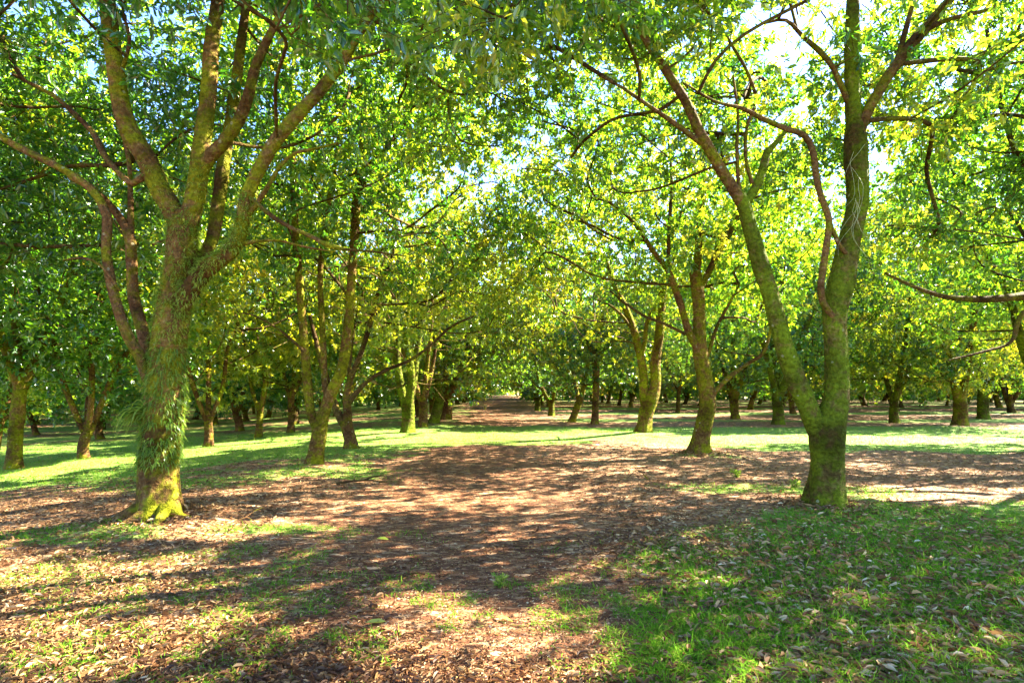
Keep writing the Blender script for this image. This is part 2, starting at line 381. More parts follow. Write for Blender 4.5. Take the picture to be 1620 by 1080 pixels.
# ---- a tree of the rows, grown from a few numbers
def generic_meshes(seed, H=8.0, Rr=3.3, skirt=2.0, fork=0.9, r0=0.2, ntar=70, per=26, nleaf=7, ll=0.16, lw=0.05, at=(0, 0), do_prune=False, tone=0.0,
                   leafmat=LEAF, bark=BARK_G, limbs=None, lean=(0, 0), sigma=0.42):
    rg = np.random.default_rng(seed); org = np.array([at[0], at[1], float(zg(at[0], at[1]))])
    mb = MB(); top = org + np.array([lean[0], lean[1], fork])
    tp = catmull([[*(org + [0, 0, -0.08]), r0 * 1.2], [*(org * .6 + top * .4 + rg.normal(0, .02, 3)), r0], [*top, r0 * 0.95], [*(top + [0, 0, .25]), r0 * .75]], 0.12)
    tube(mb, tp[:, :3], tp[:, 3], 16, 0, 0.09, (0.14, 5, 0.4), seed)
    sk = []; nl = limbs or rg.integers(2, 5); a0 = rg.uniform(0, 6.28)
    for i in range(nl):
        a = a0 + i * 6.28 / nl + rg.uniform(-.4, .4); out = rg.uniform(0.25, 0.55) * Rr; hh = H * rg.uniform(0.5, 0.7)
        s = np.array([math.cos(a), math.sin(a), 0]); r1 = r0 * rg.uniform(0.5, 0.72)
        q = [[*(top - [0, 0, .12] + s * r0 * .3), r1 * 1.05], [*(top + s * out * .33 + [0, 0, (hh - fork) * .25]), r1], [*(top + s * out * .62 + rg.normal(0, .12, 3) + [0, 0, (hh - fork) * .6]), r1 * .7],
             [*(top + s * out + rg.normal(0, .15, 3) + [0, 0, hh - fork]), r1 * .4]]
        q = catmull(q, 0.25); tube(mb, q[:, :3], q[:, 3], 8, 0, 0.1, None, seed + i); sk.append(q[len(q) // 4:, :3])
    trunk = mb.mesh('trunk', [bark], org); sk = np.vstack(sk)
    ph = rg.uniform(0, 6.28, 3)
    def lo(p):
        a = np.arctan2(p[:, 1] - org[1], p[:, 0] - org[0]); return org[2] + skirt + 0.45 * np.sin(a * 2 + ph[0]) + 0.3 * np.sin(a * 5 + ph[1])
    c = org + [0, 0, (H + skirt) / 2 - 0.3]; T = crown_targets(rg, c, (Rr, Rr, (H - skirt) / 2 + .5), ntar, lo, 0.5, 0.8)
    N, par, tn = grow_crown(sk, T, rg); mb = MB(); add_branches(mb, N, par, len(sk), 1, sides=4)
    rosettes(mb, T, rg, per, sigma, nleaf, ll, lw, 0, 1, 0.3, do_prune, tone, lo=lo)
    return trunk, mb.mesh('crown', [leafmat, TWIG], org), org

def place(meshes, loc, label, group=None, rz=0.0, s=(1, 1, 1)):
    t = thing('orchard_tree', label, 'tree', tuple(loc), group); t.rotation_euler = (0, 0, rz); t.scale = s
    for nm, me in zip(('trunk', 'crown'), meshes):
        o = bpy.data.objects.new(nm, me); C.objects.link(o); o.parent = t
    return t

# feet of the near trees: soil mounds
def gp(px, py):                                     # photo pixel on level ground
    d = EYE * FPX / (py - HY); return ((px - CX) / FPX * d, d)
DL1, DR1, DL2, DL3, DR2, DR3, DR4 = 6.6, 7.1, 11.2, 14.2, 12.5, 18.0, 24.5
for px, d, mr, mh in ((250, DL1, 0.8, .07), (1306, DR1, .8, .05), (498, DL2, .8, .06), (1106, DR2, .9, .08), (1018, DR3, 1.6, .13), (555, DL3, .8, .05)):
    MOUNDS.append(((px - CX) / FPX * d, d, mr, mh))

# ------------------------------------------------------------------ ground
def grassiness(x, y):
    n = vnoise(x * .9, y * .9, 21) - .5; n2 = vnoise(x * 2.7, y * 2.7, 22) - .5; ys = y + n * 1.0
    edge = np.interp(y, [0, 2.9, 4.0, 5.7, 6.6, 7.3, 8], [0.2, .35, .5, 1.35, 2.4, 3.5, 9])
    g = 0.82 * sstep(-.7, 1.5, x - edge + n * 1.3 + n2 * .9) * sstep(8.0, 7.0, ys)
    g = np.maximum(g, 0.38 * sstep(-.4, -1.6, x + n) * sstep(6.8, 5.6, ys) * sstep(.0, .22, n2 + n + .16))
    g = np.maximum(g, .34 * sstep(.12, .3, n2 + n * .4 + .08) * sstep(5.2, 4.2, y))
    a = np.where(x > 2.2, 13.6 + np.clip((6 - x), 0, 3) * .9, 15.2 + np.clip(x + 1, -9, 0) * .75); b = np.where(x > 3, 22.5, 23.5)
    g = np.maximum(g, 0.95 * sstep(a - .5, a + .4, ys) * sstep(b + .8, b - .8, ys))
    g = np.maximum(g, 0.66 * sstep(-1.4, -2.4, x + n) * sstep(8.2, 9.5, ys) * sstep(-.25, .15, n + n2))       # thin grass left of the path
    g = np.maximum(g, 0.9 * sstep(-6.2, -7.4, x + n * 2) * sstep(9.0, 10.2, ys) * sstep(26, 22, ys))
    bands = 0.5 + 0.5 * np.sin((y + 1.5 * np.sin(x * .12)) / 8.5 * 6.28 + 0.2)
    off = sstep(2.0, 4.5, np.abs(x - (-0.019 * y - 0.5)))
    g = np.maximum(g, 0.9 * sstep(.55, .8, bands + n * .5) * sstep(24, 27, y) * (0.25 + .75 * off))
    g = np.maximum(g, 0.8 * sstep(-7, -10, x) * sstep(24, 26, y) * sstep(.2, .5, bands + n))
    mx, my = (1018 - CX) / FPX * DR3, DR3
    g = np.maximum(g, 0.7 * sstep(2.0, 1.0, np.hypot((x - mx) / 1.2, (y - my + .8) / 1.6)))
    for bx, by, ba, bb in ((3.3, 8.3, .95, .6), (5.1, 8.2, 1.0, .6), (4.3, 12.3, .8, .5), (-4.6, 6.0, 1.3, .35), (-2.6, 6.2, 1.2, .3)):
        g = np.maximum(g, 0.62 * sstep(1.3, .6, np.hypot((x - bx) / ba, (y - by) / bb) + n))
    return np.clip(g, 0, 1)

def ground_mat():
    m, t, N, K = newmat('leaf_litter_and_grass_soil')
    tc = N('ShaderNodeTexCoord'); v = tc.outputs['Object']
    at = N('ShaderNodeAttribute'); at.attribute_name = 'v'; g = at.outputs['Fac']
    def vor(scale, rot=0.0):
        mp = N('ShaderNodeMapping'); K(v, mp.inputs[0]); mp.inputs['Rotation'].default_value = (0, 0, rot); mp.inputs['Scale'].default_value = (1, 2.2, 1)
        vo = N('ShaderNodeTexVoronoi'); vo.inputs['Scale'].default_value = scale; K(mp.outputs[0], vo.inputs['Vector']); return vo
    va, vb = vor(9, 0.4), vor(17, 1.9)
    n1 = noise(t, 1.1, 5, v); n2 = noise(t, 22, 4, v); n0 = noise(t, 4.5, 4, v)
    dirt = ramp(t, n2, [(0.3, (0.09, 0.036, 0.013)), (0.6, (0.185, 0.082, 0.032)), (0.8, (0.29, 0.155, 0.07))])
    sep = N('ShaderNodeSeparateColor'); K(va.outputs['Color'], sep.inputs[0]); sep2 = N('ShaderNodeSeparateColor'); K(vb.outputs['Color'], sep2.inputs[0])
    la = ramp(t, sep.outputs[0], [(0, (0.07, 0.026, 0.011)), (0.4, (0.18, 0.08, 0.034)), (0.75, (0.31, 0.18, 0.085)), (1, (0.50, 0.36, 0.21))])
    lb = ramp(t, sep2.outputs[1], [(0, (0.06, 0.024, 0.010)), (0.5, (0.18, 0.08, 0.034)), (1, (0.40, 0.25, 0.13))])
    dens = mth(t, 'ADD', mth(t, 'MULTIPLY', n1, 1.2), mth(t, 'MULTIPLY', sep2.outputs[0], 0.9))
    litm = ramp(t, dens, [(0.80, (0, 0, 0)), (0.95, (1, 1, 1))])
    litter = mixc(t, mth(t, 'LESS_THAN', sep.outputs[1], 0.45), lb, la)
    col = mixc(t, litm, dirt, litter)
    grass = ramp(t, n2, [(0.3, (0.05, 0.11, 0.012)), (0.52, (0.14, 0.23, 0.03)), (0.7, (0.32, 0.35, 0.10))])
    gm = mth(t, 'ADD', g, mth(t, 'MULTIPLY', mth(t, 'SUBTRACT', n0, 0.5), 1.6)); gm = mth(t, 'ADD', gm, mth(t, 'MULTIPLY', mth(t, 'SUBTRACT', n2, 0.5), 1.1))
    gmask = ramp(t, gm, [(0.52, (0, 0, 0)), (0.68, (1, 1, 1))])
    col = mixc(t, gmask, col, grass)
    sx = N('ShaderNodeSeparateXYZ'); K(v, sx.inputs[0])     # the worn red track down the middle
    off = mth(t, 'ABSOLUTE', mth(t, 'ADD', mth(t, 'ADD', sx.outputs[0], mth(t, 'MULTIPLY', sx.outputs[1], 0.03)), mth(t, 'ADD', 0.3, mth(t, 'MULTIPLY', mth(t, 'SUBTRACT', n1, .5), 3.0))))
    tr = ramp(t, mth(t, 'MULTIPLY', off, 0.3), [(0.25, (0.78, 0.66, 0.58)), (0.7, (1, 1, 1))]); col = mixc(t, 1.0, col, tr, 'MULTIPLY')
    b = N('ShaderNodeBsdfPrincipled'); K(col, b.inputs['Base Color']); b.inputs['Roughness'].default_value = 0.9; b.inputs['Specular IOR Level'].default_value = .2
    h = mth(t, 'ADD', mth(t, 'MULTIPLY', va.outputs['Distance'], -0.8), mth(t, 'ADD', mth(t, 'MULTIPLY', vb.outputs['Distance'], -.6), n2))
    bp = N('ShaderNodeBump'); bp.inputs['Strength'].default_value = 0.7; bp.inputs['Distance'].default_value = 0.035; K(h, bp.inputs['Height']); K(bp.outputs[0], b.inputs['Normal'])
    o = N('ShaderNodeOutputMaterial'); K(b.outputs[0], o.inputs[0]); return m

ys = np.concatenate([np.linspace(-14, 0, 30, endpoint=False), np.linspace(0, 26, 420, endpoint=False), np.linspace(26, 70, 160, endpoint=False), np.geomspace(70, 500, 50)])
xs = np.concatenate([-np.geomspace(500, 30, 40, endpoint=False), np.linspace(-30, -12, 90, endpoint=False), np.linspace(-12, 12, 300, endpoint=False), np.linspace(12, 30, 90, endpoint=False), np.geomspace(30, 500, 40)])
X, Y = np.meshgrid(xs, ys); Z = zg(X, Y); nx = len(xs)
i = np.arange(len(ys) - 1)[:, None]; j = np.arange(nx - 1)[None, :]
F = np.stack([i * nx + j, i * nx + j + 1, (i + 1) * nx + j + 1, (i + 1) * nx + j], -1).reshape(-1, 4)
mb = MB(); mb.add(np.stack([X, Y, Z], -1).reshape(-1, 3), F, 0, grassiness(X, Y).ravel(), True)
tag(mb.build('ground', ground_mat()), kind='structure')

# ------------------------------------------------------------------ near trees, limb by limb
d = DL1
front_l = lambda p: np.where((p[:, 1] < 4.8) & (p[:, 0] > -2.6), 4.15, 0) + np.where(p[:, 1] < DL1 + 0.9, np.where((p[:, 1] < 4.8) & (p[:, 0] > -2.6), 0, 5.1) + 0.45 * np.sin(p[:, 0] * 2), np.where(p[:, 0] > -3.6, 4.3, 3.1))
tL1, tpL1, trL1, orgL1 = hero('thick trunk at the left covered in strap ferns with many spreading limbs', d, (252, 820),
    [(252, 822, 62, 0), (250, 780, 60, 0), (250, 735, 60, 0), (255, 680, 58, 0), (262, 610, 56, 0), (266, 550, 56, 0), (272, 500, 54, 0), (281, 450, 50, 0), (288, 400, 50, 0), (290, 362, 46, 0), (292, 335, 30, 0)],
    [(None, [(289, 375, 34, 0), (275, 338, 36, 0), (252, 298, 35, -.05), (232, 252, 34, -.1), (208, 215, 32, -.15), (194, 175, 30, -.2), (186, 130, 29, -.2), (178, 80, 28, -.2), (172, 30, 27, -.2), (167, -20, 25, -.2), (150, -140, 20, -.1), (130, -300, 12, 0)]),
     (BARK_M, [(291, 375, 34, 0), (303, 335, 36, 0), (311, 300, 33, 0), (316, 250, 30, 0), (324, 195, 28, 0.05), (331, 133, 26, .1), (335, 67, 25, .15), (345, 0, 23, .2), (355, -100, 18, .2), (350, -280, 10, .2)]),
     (None, [(318, 275, 20, 0), (334, 245, 22, -.05), (352, 228, 21, -.1), (378, 190, 20, -.2), (394, 148, 19, -.3), (404, 107, 17, -.35), (430, 50, 13, -.4), (470, -30, 9, -.4)]),
     (BARK_M, [(300, 440, 20, .15), (325, 400, 22, .25), (338, 370, 22, .4), (347, 311, 21, .5), (355, 250, 20, .55), (366, 187, 19, .6), (373, 133, 18, .6), (384, 50, 16, .6), (400, -60, 11, .6)]),
     (BARK_M, [(272, 510, 34, 0), (290, 475, 33, -.05), (307, 450, 31, -.1), (332, 421, 29, -.15), (366, 396, 25, -.2), (382, 360, 23, -.2), (392, 307, 22, -.2), (413, 262, 22, -.2), (437, 222, 21, -.2), (470, 182, 21, -.2), (503, 147, 20, -.2), (542, 97, 19, -.2), (570, 48, 17, -.2), (605, 5, 15, -.2), (660, -60, 12, -.2), (740, -160, 7, -.2)]),
     (None, [(392, 340, 9, -.2), (405, 325, 9, -.25), (422, 298, 8, -.3), (444, 262, 7, -.3), (467, 242, 6, -.3), (500, 235, 5, -.2), (535, 226, 3, -.1)]),
     (None, [(396, 312, 7, -.2), (410, 325, 8, -.3), (428, 340, 8, -.4), (460, 360, 7, -.5), (490, 373, 8, -.6), (520, 388, 9, -.7), (545, 394, 6, -.7), (590, 398, 4, -.7), (640, 405, 3, -.6)]),
     (None, [(385, 385, 8, -.2), (405, 382, 6, -.2), (440, 380, 5, 0), (480, 390, 4, .2), (530, 398, 3, .4)]),
     (BARK_R, [(246, 622, 16, 0), (234, 597, 20, -.05), (225, 570, 19, -.1), (207, 540, 18, -.15), (190, 500, 17, -.2), (176, 447, 16, -.2), (168, 400, 15, -.2), (169, 370, 15, -.2), (170, 345, 15, -.2), (154, 311, 14, -.2), (131, 288, 13, -.2), (89, 262, 13, -.2), (44, 240, 13, -.2), (-5, 212, 11, -.2), (-60, 170, 9, -.2), (-140, 100, 6, 0)]),
     (BARK_R, [(244, 610, 16, .1), (236, 575, 19, .15), (226, 524, 19, .2), (211, 470, 19, .3), (208, 410, 18, .3), (205, 372, 17, .3), (190, 345, 14, .3), (165, 315, 12, .2), (140, 296, 10, .0), (110, 280, 8, .1)]),
     (BARK_R, [(208, 385, 12, .3), (207, 340, 10, .35), (206, 289, 8, .4), (203, 249, 7, .5), (190, 200, 5, .6)]),
     (BARK_R, [(235, 270, 12, -.1), (210, 290, 11, -.1), (180, 265, 11, 0), (162, 240, 12, .1), (148, 212, 10, .2), (124, 187, 10, .3), (90, 155, 8, .4), (60, 138, 7, .5), (20, 118, 5, .6)]),
     (BARK_R, [(190, 460, 6, -.2), (160, 420, 5, -.3), (130, 408, 4, -.3), (100, 412, 3, -.3)]),
     (BARK_R, [(190, 120, 8, -.2), (200, 90, 6, -.3), (205, 60, 6, -.3), (195, 20, 5, -.3), (190, -20, 4, -.3)])],
    BARK_M, BARK_M,
    [((-4.6, d + .3, 6.9), (4.0, 3.2, 2.9), 165, front_l, dict(per=28, sigma=.32, ll=.112, lw=.030, shell=.2, gap=.6)),
     ((-7.2, d + 1.6, 4.6), (2.6, 2.2, 2.1), 64, front_l, dict(shell=.1, gap=.6)),
     ((-1.2, d + .8, 6.5), (2.2, 2.6, 1.9), 64, front_l, dict(shell=.1, gap=.6)),
     (P(455, 10, 4.2), (.6, .5, .25), 7, lambda p: p[:, 2] * 0 + 3.0, dict(shell=.1, gap=.3))], 11, tone=-.05)

d = DR1
front_r = lambda p: np.where((p[:, 1] < 5.4) & (p[:, 0] < 1.4), 4.1, 0) + np.where(p[:, 1] < DR1 + 0.9, np.where((p[:, 1] < 5.4) & (p[:, 0] < 1.4), 0, 4.9) + 0.4 * np.sin(p[:, 0] * 2), 3.7 - .5 * sstep(5, 7, p[:, 0]))
tR1, tpR1, trR1, orgR1 = hero('tall mossy tree at the right whose trunk splits low into two thick stems', d, (1306, 807),
    [(1306, 810, 54, 0), (1307, 770, 52, 0), (1309, 730, 52, 0), (1308, 695, 58, 0), (1312, 668, 52, 0), (1322, 640, 42, 0), (1325, 604, 39, 0), (1323, 543, 37, 0), (1321, 494, 40, 0), (1331, 449, 41, 0), (1340, 400, 36, 0), (1348, 360, 34, 0), (1356, 319, 34, 0), (1355, 259, 38, 0), (1354, 222, 36, 0), (1352, 195, 27, 0)],
    [(None, [(1354, 225, 24, 0), (1351, 190, 26, 0), (1349, 162, 26, 0), (1347, 93, 24, 0), (1349, 37, 23, 0), (1352, -60, 19, 0), (1360, -200, 12, 0)]),
     (BARK_R, [(1356, 225, 18, 0), (1368, 188, 19, -.05), (1391, 144, 19, -.1), (1418, 102, 19, -.1), (1451, 60, 20, -.1), (1474, 32, 18, -.1), (1502, 0, 15, -.1), (1560, -60, 11, -.1), (1640, -160, 7, 0)]),
     (BARK_R, [(1462, 50, 9, -.1), (1480, 40, 9, -.15), (1511, 28, 8, -.2), (1562, 16, 7, -.3), (1594, 0, 6, -.3), (1640, -20, 5, -.3)]),
     (BARK_R, [(1412, 110, 10, -.1), (1423, 83, 10, -.1), (1437, 32, 9, 0), (1446, 0, 8, 0), (1460, -60, 6, 0)]),
     (None, [(1300, 700, 30, 0), (1290, 676, 34, -.02), (1277, 644, 34, -.05), (1261, 604, 33, -.08), (1246, 563, 32, -.1), (1234, 522, 31, -.1), (1217, 461, 29, -.1), (1201, 412, 28, -.1), (1186, 361, 26, -.1), (1176, 322, 24, -.1), (1170, 305, 18, -.1)]),
     (BARK_R, [(1176, 325, 20, -.1), (1158, 296, 20, -.12), (1140, 268, 19, -.15), (1124, 240, 18, -.2), (1104, 204, 17, -.25), (1085, 162, 16, -.3), (1053, 111, 14, -.35), (1025, 69, 12, -.4), (1000, 20, 9, -.4), (980, -50, 6, -.4)]),
     (BARK_R, [(1110, 228, 9, -.2), (1085, 208, 9, -.25), (1053, 185, 8, -.3), (1011, 157, 7, -.4), (985, 139, 5, -.4), (950, 120, 3, -.4)]),
     (None, [(1178, 322, 16, -.05), (1192, 303, 16, 0), (1206, 273, 16, .05), (1214, 241, 13, .1), (1226, 228, 9, .1), (1250, 200, 6, .2)]),
     (BARK_R, [(1172, 312, 8, -.1), (1168, 280, 7, -.1), (1166, 230, 6, -.1), (1168, 185, 5, 0), (1160, 120, 4, 0)]),
     (BARK_R, [(1190, 290, 7, 0), (1180, 250, 6, 0), (1182, 200, 6, 0), (1196, 160, 6, 0), (1185, 120, 6, -.1), (1168, 88, 6, -.1), (1140, 45, 5, -.2), (1108, 5, 4, -.2)]),
     (BARK_R, [(1318, 500, 10, -.1), (1302, 478, 12, -.15), (1299, 449, 12, -.2), (1306, 400, 12, -.2), (1312, 347, 11, -.2), (1300, 315, 11, -.2), (1291, 278, 11, -.2), (1286, 240, 11, -.2), (1272, 214, 11, -.2), (1243, 204, 10, -.25), (1205, 187, 9, -.3), (1173, 171, 7, -.4), (1130, 160, 5, -.5), (1080, 130, 3, -.6)]),
     (BARK_R, [(1338, 400, 8, -.1), (1328, 388, 8, -.15), (1316, 360, 7, -.2), (1310, 340, 6, -.2)]),
     (BARK_R, [(1345, 170, 9, 0), (1332, 140, 10, -.05), (1318, 108, 9, -.1), (1298, 83, 9, -.15), (1270, 58, 8, -.2), (1243, 32, 6, -.25), (1205, 38, 4, -.3)])],
    BARK_G, BARK_G,
    [((4.0, d + .5, 7.0), (3.9, 3.2, 2.7), 165, front_r, dict(per=28, sigma=.32, ll=.112, lw=.030, shell=.2, gap=.6)),
     ((1.6, d + .8, 6.0), (2.1, 2.4, 1.8), 70, front_r, dict(shell=.1, gap=.6)),
     ((7.2, d + 1.4, 5.6), (2.2, 2.4, 2.4), 56, front_r, dict(shell=.1, gap=.6)),
     (P(880, 20, 4.7), (.9, .6, .35), 8, lambda p: p[:, 2] * 0 + 3.0, dict(shell=.1, gap=.3))], 23, tone=.06, leafmat=LEAF)

d = DL2; lo2 = lambda p: 3.7 + .5 * np.sin(p[:, 0] * 1.7) - .9 * sstep(d + .8, d + 2.2, p[:, 1])
hero('slim mossy tree beyond the fern covered tree, forked low into three upright stems', d, (498, 735),
    [(498, 737, 26, 0), (501, 710, 25, 0), (504, 690, 25, 0), (506, 674, 25, 0), (512, 655, 20, 0), (523, 623, 20, 0), (541, 583, 18, 0), (550, 530, 17, 0), (553, 497, 16, 0)],
    [(None, [(553, 510, 16, 0), (554, 462, 15, 0), (560, 391, 15, 0), (564, 311, 15, 0), (573, 240, 14, 0), (575, 178, 13, 0), (569, 124, 12, 0), (575, 40, 8, 0), (580, -60, 5, 0)]),
     (None, [(502, 682, 14, 0), (492, 655, 16, 0), (487, 613, 16, 0), (483, 563, 15, 0), (478, 500, 14, 0), (470, 400, 13, 0), (465, 320, 12, 0), (463, 250, 11, 0), (460, 180, 8, 0), (465, 80, 5, 0)]),
     (None, [(518, 635, 10, .1), (514, 605, 11, .15), (512, 560, 11, .2), (509, 500, 10, .2), (507, 431, 10, .2), (516, 347, 9, .2), (528, 276, 8, .2), (540, 190, 5, .2)]),
     (TWIG, [(566, 315, 9, 0), (578, 285, 9, -.1), (591, 262, 8, -.2), (612, 232, 7, -.3), (636, 204, 6, -.4), (660, 160, 4, -.5)]),
     (TWIG, [(484, 560, 5, 0), (470, 545, 5, -.2), (440, 520, 4, -.4), (405, 500, 3, -.5), (385, 495, 3, -.5)]),
     (TWIG, [(552, 470, 5, 0), (520, 430, 5, .3), (490, 400, 4, .4)])],
    BARK_M, BARK_M, [((-3.2, d + .6, 6.3), (3.7, 3.2, 2.9), 165, lo2, dict(per=28, sigma=.40, ll=.118, lw=.034, shell=.35))], 31, tone=-.02, twigs=.4)

d = DL3; lo3 = lambda p: 2.9 + .4 * np.sin(p[:, 0] * 2) - .7 * sstep(d, d + 1.5, p[:, 1])
hero('dark leaning tree close behind the slim three stemmed tree on the left', d, (555, 711),
    [(556, 713, 20, 0), (554, 695, 19, 0), (549, 675, 20, 0), (550, 655, 15, 0), (549, 623, 11, 0), (557, 590, 10, 0)],
    [(None, [(550, 682, 12, 0), (538, 662, 14, 0), (530, 642, 13, .1), (520, 610, 11, .2), (505, 560, 9, .3), (490, 500, 6, .4)]),
     (None, [(556, 595, 10, 0), (573, 553, 9, 0), (586, 510, 8, 0), (596, 470, 7, 0), (618, 413, 6, 0), (630, 360, 4, 0)]),
     (None, [(550, 640, 9, 0), (563, 622, 9, -.1), (580, 604, 8, -.2), (607, 587, 7, -.3), (647, 570, 6, -.4), (680, 547, 5, -.5), (713, 517, 4, -.6), (750, 500, 3, -.6)]),
     (None, [(551, 620, 7, .1), (553, 580, 6, .2), (560, 520, 5, .2), (575, 460, 4, .3)])],
    BARK_R, TWIG, [((-2.6, d + .6, 5.6), (3.8, 3.0, 3.2), 150, lo3, dict(per=28, sigma=.42, ll=.125, lw=.036, shell=.4))], 41, leafmat=LEAF_Y, twigs=.4)

d = DR2; lo4 = lambda p: 3.6 + .4 * np.sin(p[:, 0] * 2) - .9 * sstep(d + .5, d + 2, p[:, 1])
hero('mossy tree right of the path with a bent trunk and thin limbs over it', d, (1106, 724),
    [(1106, 727, 33, 0), (1108, 700, 29, 0), (1114, 672, 28, 0), (1120, 640, 27, 0), (1117, 612, 27, 0), (1110, 575, 25, 0), (1106, 540, 23, 0), (1106, 500, 21, 0), (1104, 460, 21, 0), (1100, 430, 20, 0)],
    [(None, [(1101, 440, 14, 0), (1104, 400, 14, 0), (1108, 350, 12, .1), (1112, 280, 10, .1), (1110, 200, 8, .2), (1115, 100, 5, .2)]),
     (None, [(1106, 460, 11, 0), (1120, 432, 11, 0), (1133, 405, 11, 0), (1145, 385, 10, 0), (1156, 366, 9, .1), (1175, 320, 6, .1)]),
     (BARK_R, [(1109, 565, 12, -.05), (1100, 545, 13, -.1), (1088, 520, 13, -.15), (1078, 485, 12, -.2), (1066, 450, 11, -.3), (1055, 425, 10, -.3), (1034, 398, 9, -.4), (1006, 356, 7, -.5), (970, 324, 5, -.6), (930, 310, 3, -.6)]),
     (BARK_R, [(1057, 430, 7, -.3), (1058, 380, 7, -.3), (1061, 324, 6, -.3), (1062, 270, 5, -.3), (1055, 200, 4, -.2)]),
     (TWIG, [(1084, 528, 6, -.1), (1064, 518, 6, -.2), (1047, 510, 5, -.3), (1020, 500, 5, -.4), (987, 478, 4, -.5), (965, 460, 3, -.5)]),
     (None, [(1122, 640, 9, 0), (1132, 620, 8, -.1), (1153, 597, 8, -.2), (1180, 577, 7, -.3), (1204, 562, 7, -.4), (1213, 545, 6, -.4), (1220, 515, 4, -.4)]),
     (None, [(1114, 575, 7, 0), (1122, 555, 7, .1), (1133, 520, 6, .1), (1150, 487, 5, .2), (1170, 450, 4, .2)])],
    BARK_M, BARK_M, [((3.5, d + .5, 6.2), (4.0, 3.1, 2.9), 165, lo4, dict(per=31, sigma=.40, ll=.118, lw=.034, shell=.35)),
     ((6.4, d + 2.6, 5.6), (2.4, 2.4, 2.6), 60, lo4, dict(shell=.3))], 51, leafmat=LEAF, tone=.08, twigs=.4)

d = DR3; lo5 = lambda p: 3.1 + .4 * np.sin(p[:, 0] * 2) - .5 * sstep(d, d + 2, p[:, 1])
hero('yellow barked tree on a small grassy mound with a fluted trunk splitting in two', d, (1018, 691),
    [(1017, 694, 26, 0), (1019, 675, 24, 0), (1022, 655, 25, 0), (1030, 632, 25, 0), (1037, 610, 18, 0), (1037, 573, 17, 0), (1043, 530, 16, 0), (1047, 480, 15, 0), (1050, 440, 12, 0)],
    [(None, [(1021, 655, 13, 0), (1018, 630, 15, 0), (1018, 597, 15, 0), (1013, 563, 14, 0), (1003, 523, 13, 0), (990, 488, 12, 0), (972, 450, 9, 0), (955, 400, 6, 0)]),
     (None, [(1015, 560, 8, 0), (1020, 540, 8, 0), (1024, 508, 7, 0), (1036, 488, 6, 0), (1050, 470, 5, 0)]),
     (TWIG, [(1005, 530, 5, 0), (985, 500, 5, -.2), (960, 480, 4, -.4), (930, 470, 3, -.5)])],
    BARK_M, BARK_M, [((3.3, d + .4, 5.7), (3.9, 3.0, 3.3), 140, lo5, dict(per=30, sigma=.44, ll=.13, lw=.038, shell=.4))], 61, leafmat=LEAF_Y, sides=10, twigs=.35)

d = DR4; lo6 = lambda p: 2.2 + .4 * np.sin(p[:, 0] * 2)
hero('slender light brown tree right of the path forking at mid height', d, (941, 670),
    [(941, 672, 12, 0), (942, 640, 11, 0), (943, 600, 12, 0), (942, 570, 12, 0), (938, 550, 10, 0)],
    [(None, [(942, 565, 9, 0), (934, 548, 9, 0), (926, 525, 8, 0), (920, 490, 7, 0), (914, 440, 5, 0)]),
     (None, [(943, 565, 8, 0), (946, 540, 7, 0), (950, 515, 7, 0), (956, 480, 5, 0), (962, 440, 4, 0)])],
    BARK_R, BARK_R, [((2.9, d + .3, 5.0), (3.4, 3.0, 3.3), 120, lo6, dict(per=29, sigma=.44, ll=.14, lw=.042, shell=.45))], 71, leafmat=LEAF_Y, sides=8, twigs=.3)

